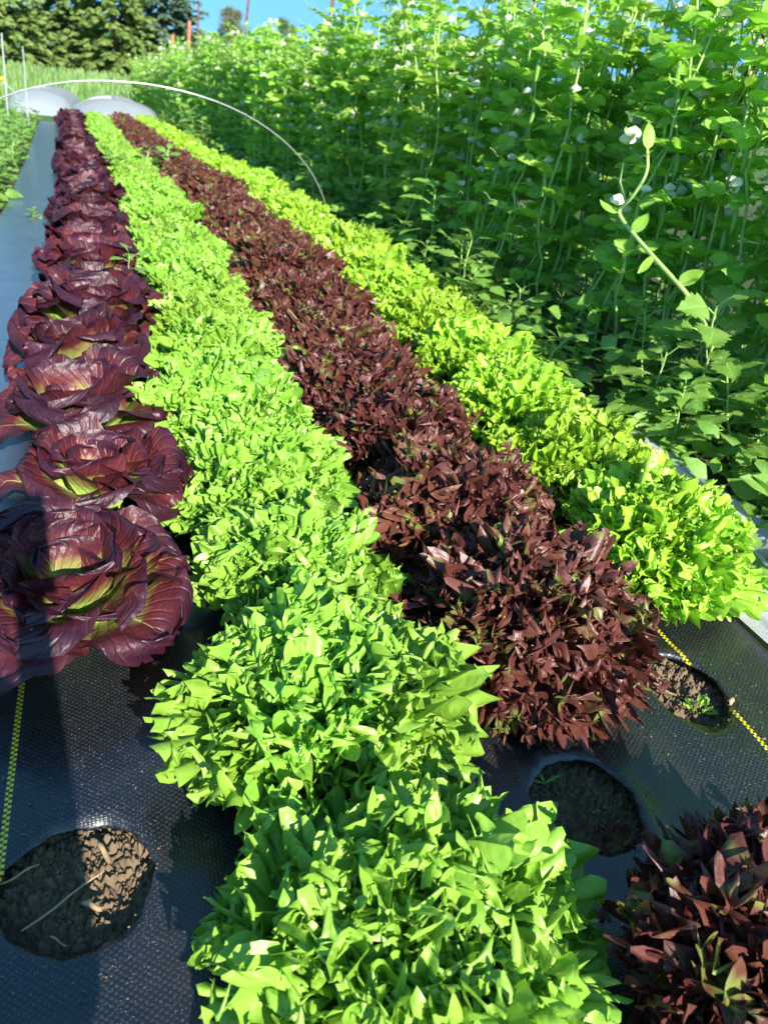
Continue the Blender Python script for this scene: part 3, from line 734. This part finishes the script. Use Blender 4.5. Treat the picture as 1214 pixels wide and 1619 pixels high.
def straw(s, t_, L, az, label, z=.0, r=.0022, tilt=.05):
    a = Acc(); t = np.linspace(-.5, .5, 6)[:, None]; d = np.array([math.cos(az), math.sin(az), tilt])
    p = t*d*L+np.array([0, 0, .0])+np.concatenate([0*t, 0*t, .002*np.sin(t*8)], 1)
    a.tube(p, r*np.array([.7, 1, 1, .9, 1, .5]), 5)
    o = link('straw_stalk', a.mesh('straw', M['straw']), loc=G(s, t_, z)); tag(o, label, 'straw', 'straw bits on the soil')
straw(-.095, .575, .10, .55, 'long thin straw stalk crossing the shadow edge in the soil hole', -.006, .0014)
straw(-.052, .625, .036, 2.0, 'short thick straw piece in the sunlit part of the soil hole', -.004, .0035)
straw(-.065, .562, .026, 2.6, 'broad straw chip below the sunlit soil crumbs', -.008, .0035)
straw(-.145, .62, .045, .4, 'thin straw stalk in the shaded back of the soil hole', -.008, .0014)
straw(-.10, .53, .025, 2.4, 'pale straw fragment in the shaded front of the soil hole', -.01, .0012)
straw(.835, .745, .05, 2.2, 'twiggy straw piece on the soil beside the green seedling', -.002, .002)
straw(.93, .69, .018, .4, 'pale woody chip at the rim of the oblong planting hole', .004, .005)
a = Acc(); V, F = ROCKS[2]; a.tri_quads(V*np.array([.006, .004, .003]), F)
o = link('soil_crumb', a.mesh('crumb', M['soil'])); o.location = G(.93, .61, .003); tag(o, 'tan crumb of soil lying on the black fabric', 'soil crumb')
a = Acc(); put_leaf(a, (0, 0, 0), (1, .3, .2), .05, .03, nu=6, nv=5, fold=.4, droop=.2)
o = link('dead_leaf', a.mesh('dead_leaf', M['straw'])); o.location = G(1.5, 2.2, .12); tag(o, 'dry tan leaf caught in the dark undergrowth', 'dead leaf')

# ------------------------------------------------------------------ white plastic along the bed edge
def cover_strip():
    ys = np.linspace(-.6, 13.5, 420)[:, None]; u = np.linspace(0, 1, 90)[None, :]
    wd = .34-.20*np.clip((ys-1.5)/1.0, 0, 1)+.02*np.sin(ys*3)
    X = 1.085+.01*np.sin(ys*2.2)+u*wd
    fold = .022*np.abs(np.sin(u*PI*6.5+.5*np.sin(ys*1.3)+ys*.5))**.7+.012*np.sin(u*PI*15+ys*2.1)+.006*np.sin(ys*19+u*9)
    Z = .006+np.maximum(fold, 0)*np.sin(PI*np.clip(u, .03, .97))**.5+.012*u
    P = np.stack([X+gdx(ys)+0*u, ys+0*u, gz(ys)+Z+0*u], -1)
    a = Acc(); a.grid(P, u+0*ys, ys+0*u)
    o = link('row_cover_plastic', a.mesh('row_cover', M['cover'])); tag(o, 'crumpled white plastic sheet lying in folds along the bed edge', 'plastic sheet')
cover_strip()

# ------------------------------------------------------------------ hoops and tunnels
def arc_pts(s0, s1, t_, zc, n_=40, p=2.1, z0=0.0, z1=0.0):
    th = np.linspace(PI, 0, n_); c = (s0+s1)/2; h = (s1-s0)/2
    x = c+h*np.sign(np.cos(th))*np.abs(np.cos(th))**(2/p); z = np.abs(np.sin(th))**(2/p)
    k = (x-s0)/(s1-s0)
    return x, z*zc+(1-z)*(z0*(1-k)+z1*k)
x, z = arc_pts(-.92, 1.23, 4.7, .56, z0=-.16, z1=-.16)
a = Acc(); a.tube(np.stack([x, 4.7+0*x+.01*np.sin(x*3), z], -1), .0038, 8)
o = link('wire_hoop', a.mesh('hoop', M['wire'])); tag(o, 'thin bare galvanised wire hoop arching over all the rows', 'wire hoop')
def tunnel(name, s0, s1, t0, t1, h, label):
    r = empty(name, (0, 0, 0)); a = Acc()
    ts = np.linspace(0, 1, 40)[:, None]; th = np.linspace(0, PI, 33)[None, :]
    y = t0+(t1-t0)*ts
    open_ = np.clip(ts/.10, 0, 1)**.55
    sag = 1-.05*np.abs(np.sin(ts*PI*6)); hh = h*open_*sag
    c = (s0+s1)/2; w_ = (s1-s0)/2*(.72+.28*np.clip(ts/.10, 0, 1))
    X = c-w_*np.cos(th)+.01*np.sin(th*9+y*3); Z = hh*np.sin(th)**.8
    P = np.stack([X, y+0*th, gz(y)+Z-.02], -1)
    a.grid(P, ts+0*th, th+0*ts)
    link('cloth', a.mesh('tunnel_cloth', M['tunnel']), r)
    for k in range(1, 5):
        b = Acc(); yy = t0+(t1-t0)*(.10+.22*(k-1)); th1 = np.linspace(0, PI, 30)
        b.tube(np.stack([c-(s1-s0)/2*1.02*np.cos(th1), yy+0*th1, float(gz(yy))-.03+h*1.02*np.sin(th1)**.8], -1), .006, 6)
        link('hoop', b.mesh('tunnel_hoop', M['wire']), r)
    tag(r, label, 'row tunnel')
tunnel('row_cover_tunnel', -.58, .88, 13.9, 20, .44, 'larger white cloth tunnel closing off the lettuce rows')
tunnel('row_cover_tunnel', -1.85, -.62, 17.6, 24, .44, 'smaller white cloth tunnel farther off beside the larger one')
a = Acc(); th = np.linspace(0, PI, 24); a.tube(np.stack([-1.7+.75*np.cos(th), 12+0*th, float(gz(12))-.05+.72*np.sin(th)], -1), .006, 6)
o = link('wire_hoop', a.mesh('hoop2', M['wire'])); tag(o, 'distant white wire hoop behind the thin white pole', 'wire hoop')
def pole(name, x, y, z0, z1, r, m, label, cat, lean=(0, 0), group=None, sides=8, loc_gap=0):
    a = Acc(); zz = np.linspace(0, z1-z0, 5)
    a.tube(np.stack([lean[0]*zz, lean[1]*zz, zz], -1), r, sides)
    top = Acc()
    o = link(name, a.mesh(name, M[m]), loc=(x, y, z0)); return tag(o, label, cat, group)
o = pole('fence_pole', -1.22, 12, -.75, .47, .007, 'pole', 'white fibreglass pole with a yellow insulator', 'pole', (.04, 0))
b = Acc(); V, F = ROCKS[1]; b.tri_quads(V*np.array([.035, .03, .035]), F); i_ = link('insulator', b.mesh('insulator', M['yellow']), o); i_.location = (.0, -.01, .72)
pole('fence_pole', -.98, 12, -.75, .36, .005, 'pole', 'thinner plain white pole near the small tunnel', 'pole', (.03, 0))
# trellis posts: steel T-posts with studs
def tpost(y, x, top, lean, label):
    r = empty('trellis_post', G(x, y, -.1)); a = Acc(); h = top
    for (wx, wy, ox, oy) in ((.034, .004, 0, 0), (.004, .03, 0, .017)):
        V = [(sx*wx/2+ox+lean*z, sy*wy/2+oy, z) for z in (0, h) for sx, sy in ((-1, -1), (1, -1), (1, 1), (-1, 1))]
        a.tri_quads(V, [(0, 1, 2, 3), (4, 7, 6, 5), (0, 4, 5, 1), (1, 5, 6, 2), (2, 6, 7, 3), (3, 7, 4, 0)])
    link('bar', a.mesh('tpost', M['rust'], smooth=False), r)
    b = Acc()
    for k in range(18):
        z = .15+k*(h-.25)/18; V = [(sx*.007+lean*z, -.002-.005*(1+sy)-.0005, z+sz*.012) for sx in (-1, 1) for sy in (-1, 1) for sz in (-1, 1)]
        b.tri_quads(V, [(0, 1, 3, 2), (4, 6, 7, 5), (0, 4, 5, 1), (2, 3, 7, 6), (0, 2, 6, 4), (1, 5, 7, 3)])
    o = link('studs', b.mesh('studs', M['rust'], smooth=False), r); o['kind'] = 'stuff'
    tag(r, label, 'post', 'steel trellis posts')
names = ['brown steel trellis post at the picture edge, closest to camera', 'brown steel trellis post, second along the pea row', 'brown steel trellis post rising above the peas, third along the row',
         'tall dark trellis post leaning beside the round tree', 'slim dark post beside the tall conifer']
for y, nm, tp, ln in zip(POSTS, names, (1.75, 1.75, 1.85, 1.95, 2.15), (.03, .05, .06, .09, .03)): tpost(y, 2.0 if y < 16 else 2.15, tp, ln, nm)
pole('wooden_stake', 1.72, 20.4, -1.3, .885, .042, 'redpost', 'red painted stake above the far end of the peas', 'stake', (.05, 0), 'coloured stakes at the far peas')
pole('wooden_stake', 1.49, 21.75, -1.4, .56, .036, 'orangepost', 'short orange stake next to the red stake', 'stake', (.04, 0), 'coloured stakes at the far peas')
pole('marker_stake', 1.69, 28.6, -1.7, .106, .04, 'flower', 'white marker stake, taller of the two white ones', 'stake', (0, 0), 'white marker stakes')
pole('marker_stake', 1.34, 28.6, -1.7, -.16, .04, 'flower', 'white marker stake, shorter of the two white ones', 'stake', (0, 0), 'white marker stakes')
# trellis strings
r = empty('trellis_netting', (0, 0, 0)); tag(r, 'thin string lines of the pea trellis strung between the posts', 'netting')
for z in (.25, .55, .85, 1.15):
    a = Acc(); yy = np.linspace(.9, 16.6, 60); a.tube(np.stack([1.97+gdx(yy)+.01*np.sin(yy*2), yy, gz(yy)+z-.02*np.abs(np.sin(yy*.8))], -1), .0014, 4)
    link('string', a.mesh('string', M['wire']), r)

# ------------------------------------------------------------------ far meadow
def meadow():
    a = Acc(); nb = 26000
    xs = rng.uniform(-16, 9, nb); ys = 14+rng.uniform(0, 1, nb)**1.2*35
    keep = ~((xs > -2.1) & (xs < 2.6) & (ys < 25)); xs, ys = xs[keep], ys[keep]; nb = len(xs)
    az = rng.uniform(0, 6.28, nb); h = rng.uniform(.2, .5, nb)*(.6+.4*np.clip((ys-14)/8, 0, 1)); wd = .02*(1+ys*.02)
    lean = rng.normal(0, .12, nb)
    dx, dy = np.cos(az), np.sin(az)
    Z = gz(ys)-.04
    P = np.zeros((nb, 4, 3)); 
    P[:, 0] = np.stack([xs-dx*wd, ys-dy*wd, Z], -1); P[:, 1] = np.stack([xs+dx*wd, ys+dy*wd, Z], -1)
    P[:, 2] = np.stack([xs+dx*wd*.5+lean*h, ys+dy*wd*.5, Z+h], -1); P[:, 3] = np.stack([xs-dx*wd*.5+lean*h, ys-dy*wd*.5, Z+h], -1)
    mi = (h > .42).astype(int)
    F = np.arange(nb*4).reshape(nb, 4); a.v.append(P.reshape(-1, 3)); a.f.append(F); a.uv.append(np.zeros((nb*4, 2))); a.m.append(mi); a.n += nb*4
    o = link('meadow_grass', a.mesh('meadow', [simple('meadow_blade', (.13, .27, .05), .7, transl=.3), simple('meadow_seedhead', (.24, .36, .12), .7, transl=.3)], smooth=False))
    tag(o, 'tall pale meadow grass with seed heads in front of the conifers', 'grass', kind='stuff')
meadow()

# ------------------------------------------------------------------ trees
def conifer(x, y, h, w_, m, label, seed, z0=None):
    g_ = np.random.default_rng(seed); z0 = float(gz(y))-.1 if z0 is None else z0
    r = empty('conifer_tree', (x, y, z0)); tr, cr = Acc(), Acc()
    zz = np.linspace(0, h, 12); tr.tube(np.stack([.05*np.sin(zz), 0*zz, zz], -1), np.linspace(.32, .03, 12)*w_/3, 9)
    nb = int(h*20)
    for i in range(nb):
        z = .25+(h-.35)*(i/nb)**1.0; az = i*GA+g_.normal(0, .3); L = w_*(1-z/h)**.75*g_.uniform(.7, 1.1)+.25
        npt = 7; t = np.linspace(0, 1, npt); drop = -.32*L*t**1.3+.10*L*t**3*1.4
        bx, by, bz = L*t*math.cos(az), L*t*math.sin(az), z+.25*L*t*0+drop
        if i % 2 == 0: tr.tube(np.stack([bx, by, bz], -1), np.linspace(.03, .008, npt), 4)
        ns = int(16+L*16)
        for k in range(ns):
            q = g_.uniform(.12, 1.0)**.7; p = np.array([np.interp(q, t, bx), np.interp(q, t, by), np.interp(q, t, bz)])
            a2 = az+g_.normal(0, .95); sl = g_.uniform(.40, .75)*(1.15-.5*q)*.85
            d = np.array([math.cos(a2), math.sin(a2), g_.uniform(-.55, .1)]); d /= np.linalg.norm(d)
            y_ = np.cross(d, (0, 0, 1)); y_ /= np.linalg.norm(y_); y_ = y_*math.cos(q*9)+np.array([0, 0, 1])*math.sin(q*9)*.7
            ww = sl*.30
            P = np.array([[p-y_*ww*.3, p+y_*ww*.3], [p+d*sl*.5-y_*ww+(0, 0, -.02), p+d*sl*.5+y_*ww+(0, 0, -.02)], [p+d*sl-y_*.01+(0, 0, -.10*sl), p+d*sl+y_*.01+(0, 0, -.10*sl)]])
            cr.grid(P, np.zeros((3, 2)), np.zeros((3, 2)))
    link('trunk', tr.mesh('trunk', M['bark']), r); link('crown', cr.mesh('crown', M[m]), r)
    tag(r, label, 'tree', 'conifers behind the meadow')
conifer(-8.6, 52, 10, 2.3, 'needle_g', 'dark conifer at the picture edge behind the white pole', 11)
conifer(-4.6, 50, 12, 2.5, 'needle_y', 'yellow-green drooping conifer directly behind the small tunnel', 12)
conifer(-2.0, 53, 12, 2.2, 'needle_g', 'conifer standing half hidden between the yellow-green and brownish ones', 13)
conifer(.6, 50, 12, 2.3, 'needle_y', 'brownish green conifer with its trunk showing behind the large tunnel', 14)
conifer(3.2, 51, 12, 2.4, 'needle_b', 'blue-green conifer last before the open sky', 15)
conifer(-12.5, 54, 11, 2.6, 'needle_g', 'conifer outside the meadow corner', 16)
def round_tree(x, y, h, w_, m, label, seed, top=.86):
    g_ = np.random.default_rng(seed); z0 = float(gz(y))-.2; r = empty('broadleaf_tree', (x, y, z0)); tr, cr = Acc(), Acc()
    zz = np.linspace(0, h*.8, 8); tr.tube(np.stack([.1*np.sin(zz), 0*zz, zz], -1), np.linspace(.22, .05, 8), 8)
    for k in range(9):
        az = k*GA; t = np.linspace(0, 1, 5); L = w_*.6
        tr.tube(np.stack([L*t*math.cos(az), L*t*math.sin(az), h*(.3+.05*k)+L*t*.9], -1), np.linspace(.07, .02, 5), 5)
    cl = []
    for k in range(34):
        zf = g_.uniform(.14, .96); rr = w_*math.sin(PI*min(1, zf**.8*.97))**.6*g_.uniform(.3, .95); az = g_.uniform(0, 6.28)
        cl.append((rr*math.cos(az), rr*math.sin(az), zf*h))
    for i in range(6500):
        c = cl[g_.integers(len(cl))]; v = g_.normal(size=3); v /= np.linalg.norm(v); p = np.array(c)+v*g_.uniform(.2, 1)*w_*.34
        p[2] = max(.5, p[2]); d = g_.normal(size=3); d /= np.linalg.norm(d); e = np.cross(d, g_.normal(size=3)); e /= np.linalg.norm(e); s = .10*g_.uniform(.6, 1.4)
        cr.grid(np.array([[p-e*s*.5, p+e*s*.5], [p+d*s-e*s*.5, p+d*s+e*s*.5]]), np.zeros((2, 2)), np.zeros((2, 2)))
    link('trunk', tr.mesh('trunk', M['bark']), r); link('crown', cr.mesh('crown', M[m]), r); tag(r, label, 'tree')
round_tree(12.0, 90, 5.1, 1.75, 'roundleaf', 'rounded olive brown tree against the sky beside the leaning post', 21)
round_tree(21.4, 110, 5.4, 1.6, 'needle_g', 'small rounded green treetop showing just above the peas', 22)

# ------------------------------------------------------------------ the photographer, whose shadow falls across the bed edge
def photographer():
    pts = {}; edges = []; rad = {}
    def add(k, p, r, par=None):
        pts[k] = Vector(p); rad[k] = r
        if par is not None: edges.append((par, k))
    # crouching side-on behind the phone, arms folded forward to hold it
    add('pelvis', (.0, -.80, .26), .115)
    add('waist', (.0, -.70, .40), .095, 'pelvis'); add('chest', (.0, -.56, .55), .105, 'waist'); add('neck', (.0, -.43, .64), .052, 'chest')
    add('skull', (.0, -.36, .74), .078, 'neck'); add('crown', (.0, -.34, .82), .062, 'skull')
    for s in (-1, 1):
        k = str(s); X = s*.045
        add('sh'+k, (X, -.50, .60), .05, 'chest'); add('el'+k, (.0+s*.05, -.28, .46), .036, 'sh'+k)
        add('wr'+k, (.0+s*.035, -.10, .72), .024, 'el'+k); add('pm'+k, (.0+s*.034, -.065, .80), .022, 'wr'+k)
        add('hip'+k, (X, -.78, .24), .09, 'pelvis'); add('kn'+k, (X, -.52, .22+.05*s), .055, 'hip'+k); add('an'+k, (X, -.80, .06), .036, 'kn'+k); add('toe'+k, (X, -.62, .035), .03, 'an'+k)
        for f_ in range(4):
            b = Vector((.0+s*.040, -.045, .795+f_*.017)); add('f%d'%f_+k, b, .0085, 'pm'+k); add('g%d'%f_+k, b+Vector((-s*.006, .012+.002*f_, .004)), .0078, 'f%d'%f_+k)
            add('h%d'%f_+k, b+Vector((-s*.018, .016, .006)), .007, 'g%d'%f_+k)
        add('th'+k, (s*.038, -.075, .79), .0095, 'pm'+k); add('ti'+k, (s*.022, -.06, .82), .008, 'th'+k)
    keys = list(pts); me = bpy.data.meshes.new('person'); me.from_pydata([pts[k] for k in keys], [(keys.index(a_), keys.index(b_)) for a_, b_ in edges], [])
    o = link('person', me); me.materials.append(simple('clothes', (.10, .12, .2), .8)); mod = o.modifiers.new('skin', 'SKIN')
    for i, k in enumerate(keys): me.skin_vertices[0].data[i].radius = (rad[k], rad[k])
    me.skin_vertices[0].data[0].use_root = True
    sb = o.modifiers.new('sub', 'SUBSURF'); sb.levels = sb.render_levels = 2
    o.location.x = -.03; tag(o, 'crouching photographer holding a phone whose shadow falls over the romaine', 'person')
    bpy.ops.mesh.primitive_cube_add(size=1); p = bpy.context.object
    for v in p.data.vertices: v.co = (v.co.x*.075, v.co.y*.009, v.co.z*.16)
    p.name = 'smartphone'; p.location = (0, -.045, .835); p.rotation_euler = (R(-12), 0, 0); bv = p.modifiers.new('b', 'BEVEL'); bv.width = .003; bv.segments = 3
    p.data.materials.append(simple('phone_black', (.02, .02, .025), .25)); tag(p, 'black phone held up in both hands above the bed', 'phone')
photographer()
